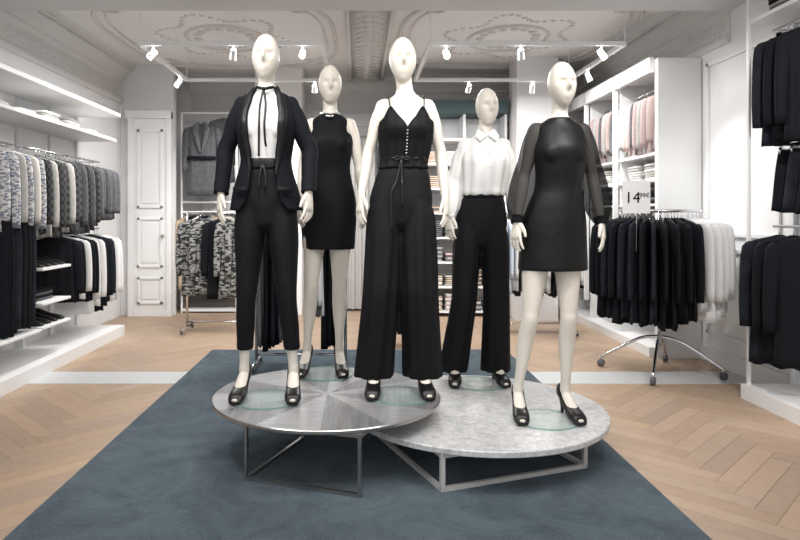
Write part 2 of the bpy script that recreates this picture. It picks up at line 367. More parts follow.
class Man:
    def __init__(s,loc,height,head,chest,pelvis,elb,wri,knee,ank,toe=( -0.15,0.15),headturn=0.0):
        s.root=empty('mannequin',loc,height/1.88)
        s.head=head;s.chest=chest;s.pelvis=pelvis;s.elb=elb;s.wri=wri;s.knee=knee;s.ank=ank;s.toe=toe
        s.turn=headturn
    def cx(s,z): return smoothcurve([(0.95,s.pelvis),(1.40,s.chest),(1.56,s.chest),(1.72,s.head)],z)
    def cy(s,z): return smoothcurve([(0.9,0.02),(1.22,0.005),(1.42,-0.012),(1.56,0.02),(1.70,0.012)],z)
    def ring(s,z,m=0.0,rx=None,ry=None):
        a,c=tor_r(z); return (s.cx(z),s.cy(z),z,(rx if rx else a+m),(ry if ry else c+m))
    def shoulder(s,i): return (s.chest+(-.126,.126)[i],0.02,1.500)
    def armkeys(s,i,rs):
        sh=Vector(s.shoulder(i)); e=Vector(s.elb[i]); w=Vector(s.wri[i]); sg=(-1,1)[i]
        P=[sh+Vector((-sg*0.034,0,0.056)),sh+Vector((-sg*0.024,0,0.046)),sh+Vector((-sg*.008,0,.026)),sh+Vector((0,0,-.012)),sh.lerp(e,.33)+Vector((sg*.004,0,0)),sh.lerp(e,.7),e,e.lerp(w,.3),e.lerp(w,.7),w]
        a,c=rs[0]
        R=[(a*.15,c*.15),(a*.45,c*.5),(a*.85,c*.85),(a,c)]+list(rs[1:])
        return [(*p,r,r2) for p,(r,r2) in zip(P,R)]
    def body(s):
        b=B()
        b.tube([s.ring(z) for z,_,_ in TOR],seg=40,sub=4,horiz=True)
        for sg in (-1,1): b.sphere((s.chest+sg*.058,-.078,1.395),.042,0,10,(1.15,.8,1.1))
        n=56; v=[];f=[]; hc=Vector((s.head,-0.002,1.757))
        R=Matrix.Rotation(s.turn,3,'Z')
        for i in range(n+1):
            la=pi*i/n; z=.123*cos(la)
            for k in range(2*n):
                lo=pi*k/n; rr=sin(la)
                x=.070*rr*cos(lo); y=.092*rr*sin(lo)
                t=max(0,-z/.123); x*=1-.24*t**1.5; y=y*(1-.22*t)-.022*t
                if z>0: y+=.01*(z/.123)
                if sin(lo)<0:
                    fr=-sin(lo)*rr
                    y-= .022*exp(-(x/.010)**2-((z+.020)/.020)**2)*fr
                    y-= .014*exp(-(x/.009)**2-((z-.006)/.03)**2)*fr
                    y+= .015*exp(-((abs(x)-.028)/.018)**2-((z-.004)/.014)**2)
                    y-= .006*exp(-(x/.050)**2-((z-.032)/.012)**2)*fr
                    y-= .005*exp(-(x/.019)**2-((z+.062)/.009)**2)*fr
                    y-= .005*exp(-(x/.017)**2-((z+.077)/.009)**2)*fr
                    y-= .005*exp(-(x/.024)**2-((z+.106)/.014)**2)*fr
                v.append(hc+R@Vector((x,y,z)))
        for i in range(n):
            for k in range(2*n):
                k2=(k+1)%(2*n); f.append((i*2*n+k,(i+1)*2*n+k,(i+1)*2*n+k2,i*2*n+k2))
        b.add(v,f)
        for i in (0,1):
            b.tube(s.armkeys(i,[(.041,.044),(.038,.042),(.032,.035),(.030,.031),(.031,.033),(.025,.027),(.020,.024)]),seg=20,sub=5)
            sg=(-1,1)[i]
            w=Vector(s.wri[i]); e=Vector(s.elb[i]); d=(w-e).normalized(); d=(d+Vector((0,0,-.6))).normalized()
            wd=Vector((sg*0.40,0.92,0)); wd=(wd-d*wd.dot(d)).normalized()
            nn=Vector((-sg,0.35,0)); nn=(nn-d*nn.dot(d)); nn=(nn-wd*nn.dot(wd)).normalized()
            hp=[(0-.02,.020,.024),(.02,.018,.028),(.05,.016,.037),(.085,.014,.040),(.096,.009,.036)]
            def hk(t,rn,rw): p=w+d*t; return (*p,rn,rw)
            b.tube([hk(*q) for q in hp],seg=20,sub=3,ref=tuple(wd))
            for j,(o,Lf) in enumerate(((-.0335,.072),(-.0112,.082),(.0112,.076),(.0325,.06))):
                base=w+d*.078+wd*o; sp=wd*(o*.22)
                P=[base,base+d*(Lf*.38)+sp*.4+nn*.003,base+d*(Lf*.72)+sp*.8+nn*.012,base+d*Lf*.97+sp+nn*.026]
                b.tube([(*p,r,r) for p,r in zip(P,(.0086,.0083,.0076,.006))],seg=10,sub=3,ref=tuple(wd))
            P=[w+d*.012-wd*.018,w+d*.038-wd*.040+nn*.004,w+d*.062-wd*.054+nn*.010,w+d*.088-wd*.058+nn*.016]
            b.tube([(*p,r,r) for p,r in zip(P,(.013,.0115,.0095,.007))],seg=10,sub=3,ref=tuple(wd))
        for i in (0,1):
            sg=(-1,1)[i]; hip=Vector((s.pelvis+sg*.076,.015,.96)); k=Vector((s.knee[i][0],s.knee[i][1],.53)); a=Vector((*s.ank[i],.155))
            P=[(*(hip+Vector((-sg*.01,0,.07))),.050,.065),(*hip,.070,.082),(*hip.lerp(k,.25),.074,.082),(*hip.lerp(k,.6),.058,.064),(*hip.lerp(k,.9),.044,.050),
               (*k,.042,.047),(*(k.lerp(a,.25)+Vector((0,.012,0))),.043,.050),(*(k.lerp(a,.45)+Vector((0,.010,0))),.039,.045),
               (*k.lerp(a,.75),.028,.034),(*k.lerp(a,.93),.025,.031),(*a,.026,.034),(a.x,a.y+.008,.115,.026,.034)]
            b.tube(P,seg=24,sub=4)
            T=Matrix.Translation((a.x,a.y,0))@Matrix.Rotation(s.toe[i],4,'Z')
            F=[(.048,.118,.020,.020),(.03,.112,.027,.030),(-.01,.105,.029,.033),(-.05,.083,.031,.032),(-.09,.058,.034,.026),(-.135,.038,.034,.018),(-.165,.031,.026,.012),(-.190,.029,.014,.008)]
            b.tube([(*(T@Vector((0,y,z))),rx,rz) for y,z,rx,rz in F],seg=20,sub=3,ref=(0,0,1))
        ob=b.build('body',M_skin,s.root); remesh(ob,.0044,2,.5)
        sh=B()
        for i in (0,1):
            T=Matrix.Translation((*s.ank[i],0))@Matrix.Rotation(s.toe[i],4,'Z')
            K=[(.058,.105,.155,.012),(.050,.088,.165,.028),(.02,.082,.150,.033),(-.02,.072,.120,.0335),(-.06,.042,.096,.0365),(-.10,.010,.078,.040),(-.14,.009,.066,.0415),(-.172,.009,.052,.037),(-.190,.009,.024,.028)]
            P=catmull(K,4); v=[];seg=20
            for (y,zl,zh,wx) in P:
                for k in range(seg):
                    th=2*pi*k/seg; ct,st=cos(th),sin(th); ct=math.copysign(abs(ct)**.75,ct); st=math.copysign(abs(st)**.75,st)
                    v.append(T@Vector((wx*ct,y,(zl+zh)/2+(zh-zl)/2*st)))
            n=len(P); f=[(q*seg+k,q*seg+(k+1)%seg,(q+1)*seg+(k+1)%seg,(q+1)*seg+k) for q in range(n-1) for k in range(seg)]
            f+=[tuple(range(seg)),tuple(range((n-1)*seg,n*seg))]
            sh.add(v,f)
            Z=[(.030,.100,.025,.022),(.033,.06,.014,.013),(.037,.03,.009,.009),(.038,.009,.009,.009)]
            sh.tube([(*(T@Vector((0,y,z))),rx,ry) for y,z,rx,ry in Z],seg=14,sub=3)
        sh.build('shoes',M_patent,s.root)
        g=B(); R0=.172
        N=64; v=[(r*cos(2*pi*k/N),r*sin(2*pi*k/N),z) for r,z in ((R0,0.0005),(R0,.0085)) for k in range(N)]
        g.add(v,[(k,(k+1)%N,N+(k+1)%N,N+k) for k in range(N)],1); g.add(v,[tuple(range(N,2*N))],0); 
        g.build('glass_base',[M_glass,M_glassrim],s.root,smooth=False)
    def sleeve(s,b,i,rs,fold=None,sub=6,seg=28,mi=0):
        b.tube(s.armkeys(i,rs),seg=seg,sub=sub,fold=fold,mi=mi)
    def legcloth(s,b,radii,zh,fold=None,hipspread=.078,kz=.53):
        for i in (0,1):
            sg=(-1,1)[i]; hip=Vector((s.pelvis+sg*hipspread,.018,.95)); k=Vector((s.knee[i][0],s.knee[i][1],kz)); a=Vector((*s.ank[i],.155))
            dirn=(a-k); h=k+dirn*((k.z-zh)/(k.z-.155))
            P=[hip+Vector((-sg*.03,0,.16)),hip+Vector((-sg*.014,0,.08)),hip,hip.lerp(k,.3),hip.lerp(k,.65),k,k.lerp(h,.5),h]
            r0=radii[0]; RR=[(r0[0]*.6,r0[1]*.8),(r0[0]*.85,r0[1]*.96)]+list(radii)
            b.tube([(*p,r,r2) for p,(r,r2) in zip(P,RR)],seg=48,sub=8,horiz=True,fold=(lambda th,t,i=i: fold(th,t,i)) if fold else None)
def pelviscloth(m,b,mg,ztop):
    b.tube([(m.pelvis,.018,.850,.02,.03),(m.pelvis,.018,.870,.07,.07),(m.pelvis,.018,.905,.125,.098)]+[m.ring(z,mg) for z in (.95,1.0,1.05,1.10,1.16,1.20,ztop)],seg=48,sub=3,horiz=True)

# ---- mannequin 1 : trouser suit
m=Man((-.487,3.335,.317),1.896,0.0,0.0,0.0,((-.212,.03,1.285),(.222,.02,1.285)),((-.224,-.03,1.06),(.224,-.05,1.065)),
      ((-.100,0.0),(.108,.0)),((-.124,.07),(.134,.07)),toe=(-.08,.08))
m.body()
b=B(); b.tube([m.ring(z,mg) for z,mg in ((1.16,.008),(1.22,.010),(1.28,.010),(1.34,.008),(1.40,.006),(1.46,.005),(1.51,.004),(1.54,.006),(1.565,.007),(1.585,.007),(1.605,.007),(1.615,.008))],seg=48,sub=3,horiz=True,
              fold=lambda th,t:1+.010*sin(9*th+2*t))
for sg in (-1,1): b.sphere((sg*.055,-.080,1.39),.046,0,12,(1.15,.8,1.3))
ob=b.build('blouse',M_blouse,m.root); remesh(ob,.006,3)
b=B(); pelviscloth(m,b,.012,1.225)
m.legcloth(b,[(.078,.104),(.078,.096),(.063,.076),(.051,.060),(.049,.056),(.041,.045)],.25,fold=lambda th,t,i:1+.03*sin(3*th+14*t)*t+.05*exp(-((t-.97)/.04)**2)*sin(40*t),hipspread=.080)
ob=b.build('trousers',M_black,m.root); remesh(ob,.006,12)
b=B(); 
r=m.ring(1.20,.02); b.tube([(r[0],r[1],1.235,r[3]-.004,r[4]-.004),(r[0],r[1],1.23,r[3],r[4]),(r[0],r[1],1.19,r[3]+.003,r[4]+.003),(r[0],r[1],1.185,r[3],r[4])],seg=48,sub=2,horiz=True)
for sg in (-1,1): b.tube([(0,-.105,1.20,.006,.004),(sg*.012,-.118,1.16,.006,.003),(sg*.018,-.128,1.08,.006,.003)],seg=8)
b.build('waist_tie',M_satin,m.root)
def jacket(m):
    JK=[(1.605,.052,.056),(1.59,.070,.060),(1.575,.096,.064),(1.558,.124,.070),(1.53,.150,.080),(1.47,.157,.106),(1.40,.156,.132),(1.30,.140,.119),(1.22,.131,.107),(1.12,.155,.121),(1.05,.174,.131),(.975,.188,.138)]
    OP=[(1.60,.046),(1.55,.062),(1.45,.078),(1.35,.074),(1.25,.062),(1.18,.060),(1.1,.070),(1.03,.086),(.975,.12)]
    P=catmull([(m.cx(z),m.cy(z)*.6,z,rx,ry) for z,rx,ry in JK],5); v=[];N=64
    for x,y,z,rx,ry in P:
        o=smoothcurve(OP,z); g=asin(min(.95,o/rx))
        for k in range(N+1):
            th=-pi/2+g+(2*pi-2*g)*k/N
            w=1+.012*sin(7*th+z*20)*(1 if z<1.3 else .3)
            v.append((x+rx*w*cos(th),y+ry*w*sin(th),z))
    f=[(i*(N+1)+k,i*(N+1)+k+1,(i+1)*(N+1)+k+1,(i+1)*(N+1)+k) for i in range(len(P)-1) for k in range(N)]
    b=B(); b.add(v,f)
    ob=b.build('blazer_body',M_black2,m.root); q=ob.modifiers.new('s','SOLIDIFY'); q.thickness=.006; q.offset=1
    b=B()
    for sg in (-1,1):
        v=[];c=6;rows=0
        for x,y,z,rx,ry in P:
            if z<1.13: break
            o=smoothcurve(OP,z); g=asin(min(.95,o/rx)); wl=smoothcurve([(1.13,.004),(1.30,.038),(1.42,.046),(1.50,.042),(1.6,.028)],z)
            for k in range(c+1):
                a=g-.02+wl/rx*k/c; th=-pi/2+sg*a; e=.010+.006*sin(pi*k/c)
                v.append((x+(rx+e)*cos(th),y+(ry+e)*sin(th),z))
            rows+=1
        b.add(v,[(i*(c+1)+k,i*(c+1)+k+1,(i+1)*(c+1)+k+1,(i+1)*(c+1)+k) for i in range(rows-1) for k in range(c)])
    ob=b.build('lapels',M_satin,m.root); q=ob.modifiers.new('s','SOLIDIFY'); q.thickness=.004
    b=B()
    for i in (0,1): m.sleeve(b,i,[(.053,.058),(.050,.055),(.045,.049),(.044,.047),(.042,.046),(.039,.042),(.039,.042)],fold=lambda th,t:1+.025*sin(2*th+22*t)*t+.06*max(0,t-.6)*sin(70*t))
    b.build('sleeves',M_black2,m.root)
    b=B()
    for sg in (-1,1):
        b.box(-.045,.045,-.004,.004,-.014,.014,0,Matrix.Translation((sg*.113,-.116,1.075))@Matrix.Rotation(sg*.62,4,'Z'))
    b.build('pocket_flaps',M_black,m.root)
jacket(m)
b=B()
b.tube([(-.045,-.035,1.60,.004,.008),(-.02,-.062,1.59,.004,.008),(.0,-.068,1.585,.004,.008),(.02,-.062,1.59,.004,.008),(.045,-.035,1.60,.004,.008)],seg=10,ref=(0,0,1))
b.sphere((0,-.074,1.583),.011,0,7)
for sg,L in ((-1,1.24),(1,1.29)):
    b.tube([(0,-.072,1.585,.005,.003),(sg*.014,-.106,1.50,.0055,.003),(sg*.013,-.146,1.40,.0055,.003),(sg*.015,-.135,1.32,.0055,.003),(sg*.018,-.12,L,.0055,.003)],seg=8)
b.build('neck_ribbon',M_satin,m.root)

# ---- mannequin 2 : sleeveless shift dress
m=Man((-.21,3.88,.317),1.863,.03,.03,.02,((-.135,.03,1.28),(.205,.03,1.27)),((-.150,-.02,1.05),(.232,-.02,1.04)),
      ((-.085,0.0),(.085,.0)),((-.115,.06),(.085,.05)),headturn=.1)
m.body()
def dress(m,keys,name='dress',mt=None,fold=None):
    b=B(); b.tube([(m.cx(z),m.cy(z),z,rx,ry) for z,rx,ry in keys],seg=56,sub=4,horiz=True,fold=fold)
    for sg in (-1,1): b.sphere((m.chest+sg*.056,-.080,1.395),.046,0,12,(1.25,.85,1.25))
    ob=b.build(name,mt or M_black,m.root); remesh(ob,.007,6); return ob
dress(m,[(1.580,.060,.062),(1.565,.088,.068),(1.54,.112,.076),(1.48,.122,.098),(1.42,.138,.114),(1.36,.134,.112),(1.25,.124,.10),(1.15,.144,.110),(1.05,.166,.122),(.95,.170,.124),(.85,.164,.12),(.76,.158,.118)],
      fold=lambda th,t:1+.014*sin(6*th+3*t)*t)
b=B()
b.tube([(.03+.060*sin(a),.012-.064*cos(a),1.588-.010*cos(a),.003,.004) for a in [2*pi*i/24 for i in range(25)]],seg=8,sub=2,ref=(0,0,1))
for k in range(5):
    a=(k-2)*.17; b.sphere((.03+.05*sin(a),-.060*cos(a)-.014,1.568-.012*cos(2*a)),.009,0,5)
b.build('jewelled_collar',M_chrome,m.root)

def wide(m,radii,zh,name,kspread=.085,amp=.05,nf=9,ztop=1.24):
    b=B(); pelviscloth(m,b,.012,ztop)
    m.legcloth(b,radii,zh,fold=lambda th,t,i:1+amp*min(1,t*1.4)*(sin(nf*th+i*2+1.5*t)*.6+.4*sin((nf-4)*th+4*t+i)),hipspread=kspread)
    ob=b.build(name,M_black,m.root); remesh(ob,.0065,9,.5); return ob

# ---- mannequin 3 : jumpsuit
m=Man((.206,3.41,.317),1.90,.02,.036,.01,((-.158,.03,1.28),(.222,.03,1.28)),((-.196,-.03,1.055),(.240,-.02,1.04)),
      ((-.096,.0),(.108,.0)),((-.125,.07),(.130,.07)),toe=(-.1,.1))
m.body()
wide(m,[(.092,.108),(.096,.108),(.097,.102),(.095,.098),(.099,.102),(.106,.108)],.085,'jumpsuit_trousers',kspread=.084,amp=.10)
def bodice(m):
    N=72;R=26;v=[]
    for r in range(R+1):
        for k in range(N):
            th=2*pi*k/N; dx=cos(th); front=sin(th)<0
            ax=abs(dx)
            if front:
                zt=1.395+.12*min(1,ax/.62) if ax<.62 else 1.515-.10*min(1,(ax-.62)/.38)**.7
            else: zt=1.415
            z=1.19+(zt-1.19)*r/R; a,c=tor_r(z); bx=0.016 if z<1.36 else .012
            bust=.026*exp(-((z-1.395)/.05)**2)*(exp(-((dx-.45)/.3)**2)+exp(-((dx+.45)/.3)**2)) if front else 0
            w=.004*sin(13*th)
            v.append((m.cx(z)+(a+bx+w)*dx,m.cy(z)+(c+bx+bust+w)*sin(th),z))
    f=[(i*N+k,i*N+(k+1)%N,(i+1)*N+(k+1)%N,(i+1)*N+k) for i in range(R) for k in range(N)]
    b=B(); b.add(v,f)
    ob=b.build('jumpsuit_bodice',M_black,m.root); q=ob.modifiers.new('s','SOLIDIFY'); q.thickness=.004; q.offset=1
    b=B(); c=m.chest
    for sg in (-1,1):
        b.tube([(c+sg*.086,-.095,1.495,.010,.003),(c+sg*.090,-.066,1.53,.010,.003),(c+sg*.091,-.030,1.562,.010,.003),(c+sg*.091,.02,1.572,.010,.003),(c+sg*.088,.07,1.55,.010,.003),(c+sg*.08,.105,1.45,.010,.003),(c+sg*.075,.11,1.40,.010,.003)],seg=10,ref=(1,0,0))
    b.build('straps',M_black,m.root)
    b=B(); z=1.238; a,cc=tor_r(z); x=m.cx(z);y=m.cy(z)
    b.tube([(x,y,z+.009,a+.017,cc+.017),(x,y,z+.006,a+.020,cc+.020),(x,y,z-.006,a+.020,cc+.020),(x,y,z-.009,a+.017,cc+.017)],seg=56,sub=2,horiz=True)
    yy=y-cc-.026
    b.sphere((x-.02,yy,z),.010,0,8,(1,.7,1))
    for dx,zz in ((-.055,.86),(.0,.98)):
        b.tube([(x-.02,yy,z,.005,.004),(x-.02+dx*.5,yy-.02,z-.12,.006,.003),(x-.02+dx,yy-.035,(z+zz)/2,.005,.003),(x-.02+dx*.9,yy-.038,zz,.006,.003)],seg=8)
    for sg in (-1,1):
        b.tube([(x-.02,yy,z,.003,.003),(x-.02+sg*.026,yy-.010,z+.007,.005,.003),(x-.02+sg*.038,yy-.008,z-.012,.005,.003),(x-.02,yy,z,.003,.003)],seg=8)
    for k in range(8):
        zz=1.262+k*.016; a2,c2=tor_r(zz); b.sphere((m.cx(zz),m.cy(zz)-c2-.016-.006,zz),.0052,1,6)
    b.build('tie_belt',[M_satin,M_steel],m.root)
bodice(m)

# ---- mannequin 4 : white blouse, wide trousers
m=Man((.7375,4.025,.22),1.85,.056,.045,.02,((-.150,.03,1.29),(.232,.03,1.29)),((-.178,-.02,1.07),(.240,-.02,1.07)),
      ((-.090,.0),(.115,.0)),((-.138,.06),(.124,.06)),headturn=.12)
m.body()
wide(m,[(.086,.105),(.088,.102),(.083,.090),(.081,.086),(.087,.090),(.095,.098)],.070,'trousers',kspread=.084,amp=.08)
b=B(); b.tube([m.ring(z,mg) for z,mg in ((1.195,.02),(1.215,.034),(1.25,.034),(1.30,.030),(1.36,.026),(1.42,.024),(1.48,.016),(1.53,.010),(1.555,.008),(1.575,.008),(1.595,.008))],seg=56,sub=4,horiz=True,fold=lambda th,t:1+.055*sin(11*th)*(1-t)+.020*sin(5*th+9*t))
for i in (0,1): m.sleeve(b,i,[(.052,.056),(.050,.055),(.049,.053),(.050,.052),(.056,.056),(.054,.052),(.032,.034)],fold=lambda th,t:1+.10*t*sin(7*th+12*t)+.04*sin(30*t+2*th),seg=36)
ob=b.build('blouse',M_blouse,m.root); remesh(ob,.0055,2,.4)
b=B()
for sg in (-1,1):
    b.add([(.05+sg*.004,-.062,1.575),(.05+sg*.05,-.082,1.535),(.05+sg*.075,-.050,1.568),(.05+sg*.052,-.01,1.62),(.05+sg*.03,-.045,1.612)],[(0,1,2,3,4)] if sg>0 else [(4,3,2,1,0)])
for k in range(7):
    zz=1.24+k*.043; b.sphere((m.cx(zz),m.cy(zz)-tor_r(zz)[1]-.032+.0018*k,zz),.0045,1,5)
ob=b.build('collar',[M_blouse,M_lgrey],m.root,smooth=False); q=ob.modifiers.new('s','SOLIDIFY'); q.thickness=.005
b=B()
for i in (0,1):
    w=Vector(m.wri[i]); e=Vector(m.elb[i]); p=e.lerp(w,.93); q2=w+(w-e)*.08
    b.tube([(*p,.034,.036),(*q2,.032,.034)],seg=20,sub=2)
b.build('cuffs',M_blouse,m.root)
b=B(); z=1.205; a,cc=tor_r(z); x=m.cx(z);y=m.cy(z)
b.tube([(x,y,z+.018,a+.014,cc+.014),(x,y,z+.014,a+.020,cc+.020),(x,y,z-.02,a+.022,cc+.022),(x,y,z-.026,a+.018,cc+.018)],seg=56,sub=2,horiz=True)
b.build('waistband',M_black,m.root)

# ---- mannequin 5 : velvet dress with sheer sleeves
m=Man((.952,3.315,.22),1.844,.088,.080,.046,((-.098,.04,1.28),(.262,.04,1.28)),((-.152,-.03,1.045),(.283,-.03,1.04)),
      ((-.078,.0),(.124,.0)),((-.124,.07),(.129,.07)),toe=(-.12,.12),headturn=.1)
m.body()
dress(m,[(1.588,.054,.058),(1.573,.076,.062),(1.555,.100,.069),(1.53,.122,.080),(1.47,.130,.100),(1.41,.140,.116),(1.33,.130,.108),(1.22,.120,.096),(1.12,.148,.112),(1.03,.168,.124),(.95,.174,.127),(.86,.178,.128),(.785,.181,.128)],
      mt=M_velvet,fold=lambda th,t:1+.016*sin(5*th+4*t)*t)
b=B()
for i in (0,1): m.sleeve(b,i,[(.050,.055),(.052,.058),(.056,.060),(.060,.062),(.068,.064),(.064,.060),(.034,.036)],fold=lambda th,t,i=i:1+.07*t*sin(8*th+5*t+i)+.02*sin(20*t+2*th),seg=48,sub=8)
b.f=[q for q in b.f if len(q)==4]; b.m=[0]*len(b.f)
b.build('sheer_sleeves',M_sheer,m.root)
b=B()
for i in (0,1):
    w=Vector(m.wri[i]); e=Vector(m.elb[i]); p=e.lerp(w,.9); q2=w+(w-e)*.06
    b.tube([(*p,.034,.036),(*q2,.033,.035)],seg=20,sub=2)
b.build('cuffs',M_black,m.root)

# ------------------------------------------------------------------ display tables
def table(cx,cy,h,r,th,mats,legs,lw,legmat,sectors,stub=None):
    root=empty('display_table',(0,0,0))
    b=B(); n=96
    v=[(cx+rr*cos(2*pi*k/n),cy+rr*sin(2*pi*k/n),z) for rr,z in ((r-.004,h-th),(r,h-th+.004),(r,h-.004),(r-.004,h)) for k in range(n)]
    f=[(i*n+k,i*n+(k+1)%n,(i+1)*n+(k+1)%n,(i+1)*n+k) for i in range(3) for k in range(n)]
    f.append(tuple(reversed(range(n)))); b.add(v,f,len(mats)-1)
    o=[(cx+(r-.004)*cos(2*pi*k/n),cy+(r-.004)*sin(2*pi*k/n),h) for k in range(n)]
    for s in range(sectors):
        k0=s*n//sectors; k1=(s+1)*n//sectors
        b.add([(cx,cy,h)]+[o[k%n] for k in range(k0,k1+1)],[tuple(range(k1-k0+2))],s%2 if sectors>1 else 0)
    b.build('table_top',mats,root,smooth=False)
    b=B(); hw=lw/2; z0=.0165
    def bar(p,q,za,zb):
        d=Vector((q[0]-p[0],q[1]-p[1],0)); L=d.length; a=math.atan2(d.y,d.x)
        b.box(-hw,L+hw,-hw,hw,za,zb,0,Matrix.Translation((p[0],p[1],0))@Matrix.Rotation(a,4,'Z'))
    ang=math.atan2(legs[1][1]-legs[0][1],legs[1][0]-legs[0][0])
    for i,p in enumerate(legs):
        zb=stub if (stub and i==3) else z0
        b.box(-hw,hw,-hw,hw,zb,h-th,0,Matrix.Translation((p[0],p[1],0))@Matrix.Rotation(ang,4,'Z'))
    for i in range(4):
        p=legs[i];q=legs[(i+1)%4]
        bar(p,q,h-th-lw,h-th-.0005)
        if not (stub and 3 in (i,(i+1)%4)): bar(p,q,z0,z0+lw)
    b.build('base_frame',legmat,root,smooth=False)
table(-.177,3.46,.317,.605,.020,[M_zincA,M_zincB,M_steel],[(-.32,3.62),(-.54,3.06),(0.0,2.87),(.22,3.41)],.016,M_steel,12,stub=.2205)
table(.64,3.56,.22,.695,.03,[M_marble],[(.09,3.70),(.375,2.93),(1.12,3.21),(.835,3.98)],.020,M_palesteel,1)

# ------------------------------------------------------------------ garments
def garment(b,kind,x,y,zt,ang,w,L,mi,thick=.022,hook=True,hm=0):
    ph=random.uniform(0,6); u=Vector((cos(ang),sin(ang),0)); n=Vector((-sin(ang),cos(ang),0)); seg=28
    if kind in('top','coat','dress'):
        prof=[(0,.12),(.012,.22),(.04,.6),(.07,.84),(.12,.86),(.25,.80),(.5,.78 if kind!='dress' else .70),(.8,.86 if kind!='dress' else .95),(1,.9 if kind!='dress' else 1.1)]
    elif kind=='skirt': prof=[(0,.62),(.05,.66),(.3,.78),(.7,.9),(1,1.0)]
    else: prof=[(0,.7),(.05,.75),(.3,.85),(.7,.82),(1,.8)]
    rows=catmull(prof,2)
    v=[]
    for t,a in rows:
        zz=-t*L
        if kind in('top','coat','dress') and t<.13: zz=-t*min(L,.7)*1.0
        for k in range(seg):
            th=2*pi*k/seg; uu=a*w*.5*cos(th); tt=thick*sin(th)*(.7+.6*t)
            fo=.012*sin(uu*70+ph)*min(1,t*2)+.006*sin(uu*120+ph*2)*t
            v.append(Vector((x,y,zt+zz+ (.008*sin(uu*60+ph) if t>.95 else 0)))+u*uu+n*(tt+fo))
    R=len(rows)
    f=[(i*seg+k,i*seg+(k+1)%seg,(i+1)*seg+(k+1)%seg,(i+1)*seg+k) for i in range(R-1) for k in range(seg)]
    f.append(tuple(range(seg))); f.append(tuple(range((R-1)*seg,R*seg)))
    b.add(v,f,mi)
    if kind in('top','coat'):
        SL=min(.6,L*.85)
        for sg in (-1,1):
            P=[]
            for t,o,r in ((0.04,.36,.03),(.10,.42,.05),(.4,.47,.045),(.75,.49,.04),(1,.49,.036)):
                p=Vector((x,y,zt-.02-t*SL))+u*(sg*o*w)+n*.006; P.append((*p,r*1.0,thick*.9))
            vv=[];Q=catmull(P,2)
            for q in Q:
                for k in range(12):
                    th=2*pi*k/12; vv.append(Vector(q[:3])+u*(q[3]*cos(th))+n*(q[4]*sin(th)))
            ff=[(i*12+k,i*12+(k+1)%12,(i+1)*12+(k+1)%12,(i+1)*12+k) for i in range(len(Q)-1) for k in range(12)]
            ff+= [tuple(range(12)),tuple(range((len(Q)-1)*12,len(Q)*12))]
            b.add(vv,ff,mi)
    if hook:
        b.rod((x,y,zt-.01),(x,y,zt+.055),.003,hm,6)
        if kind in('skirt','pants'):
            c=Vector((x,y,zt+.004)); b.rod(c-u*w*.32,c+u*w*.32,.006,hm,6)
            for sg in(-1,1):
                p=c+u*(sg*w*.28); b.rod(p+Vector((0,0,.012)),p-Vector((0,0,.03)),.010,hm,6)

GM=[M_chrome,M_black2,M_navy,M_greyc,M_lgrey,M_cream,M_pink,M_patt,M_print,M_plaid,M_lblue,M_whitec,M_beige,M_coat]
CH,BK,NV,GR,LG,CR,PK,PT,PR,PL,LB,WH,BE,CO=range(14)

def run(b,x,ys,zt,kind,w,L,mis,ang=0,jit=.05,wj=.06):
    for i,y in enumerate(ys):
        garment(b,kind,x+random.uniform(-.01,.01),y,zt,ang+random.uniform(-jit,jit),w*(1+random.uniform(-wj,wj)),L*(1+random.uniform(-.07,.07)),mis[i%len(mis)] if isinstance(mis,list) else mis)
def frange(a,b_,s):
    o=[];x=a
    while x<b_: o.append(x); x+=s
    return o
def folded(b,x0,x1,y0,y1,z,n,mi,t=.022):
    for k in range(n):
        j=random.uniform(-.006,.006); zz=z+k*t
        m_=mi[k%len(mi)] if isinstance(mi,list) else mi
        cx,cy=(x0+x1)/2+j,(y0+y1)/2; b.tube([(cx,cy,zz+.001,(x1-x0)/2*.94,(y1-y0)/2*.94),(cx,cy,zz+t*.5,(x1-x0)/2,(y1-y0)/2),(cx,cy,zz+t*.97,(x1-x0)/2*.94,(y1-y0)/2*.94)],seg=16,sub=2,horiz=True,mi=m_,power=6)

# ---- left wall fixture
root=empty('wall_shelving_unit')
b=B()
b.box(-3.04,-2.51,3.2,6.87,.0,.11)
for y in (3.2,4.40,5.18,5.66,6.25,6.83): b.box(-3.04,-3.0,y,y+.04,.11,2.35)
b.box(-3.045,-3.03,3.2,6.87,.11,2.35)
b.box(-3.03,-2.60,3.2,6.87,2.06,2.09)
b.box(-3.03,-2.55,3.2,6.87,2.32,2.36)
for z in (.36,.55,.83): b.box(-3.03,-2.53,5.14,5.64,z,z+.022)
for y in (5.12,5.645): b.box(-3.03,-2.95,y,y+.018,.11,.86)
b.box(-3.03,-2.53,3.2,5.12,.35,.372)
ob=b.build('shelving',M_white,root,smooth=False); q=ob.modifiers.new('b','BEVEL'); q.width=.003
b=B()
for z,y0,y1 in ((1.84,3.3,5.15),(1.84,5.2,6.85),(1.14,5.66,6.85)):
    b.rod((-2.78,y0,z),(-2.78,y1,z),.010); b.rod((-2.78,y0+.02,z),(-3.03,y0+.02,z),.008); b.rod((-2.78,y1-.02,z),(-3.03,y1-.02,z),.008)
b.build('rails',M_chrome,root)
b=B(); A=.42
run(b,-2.76,frange(4.60,5.12,.10),1.785,'top',.42,.66,[PR,PR,LG,PR,CR,PR],ang=A)
run(b,-2.78,frange(3.4,4.4,.09),1.785,'coat',.44,1.2,[BK,GR,CR],ang=A)
run(b,-2.68,frange(4.66,5.08,.07),1.33,'pants',.34,.92,[BK,BK,NV],ang=A)
run(b,-2.76,frange(5.27,5.75,.095),1.785,'top',.42,.66,[PL,LG,PL,PL,LG],ang=A)
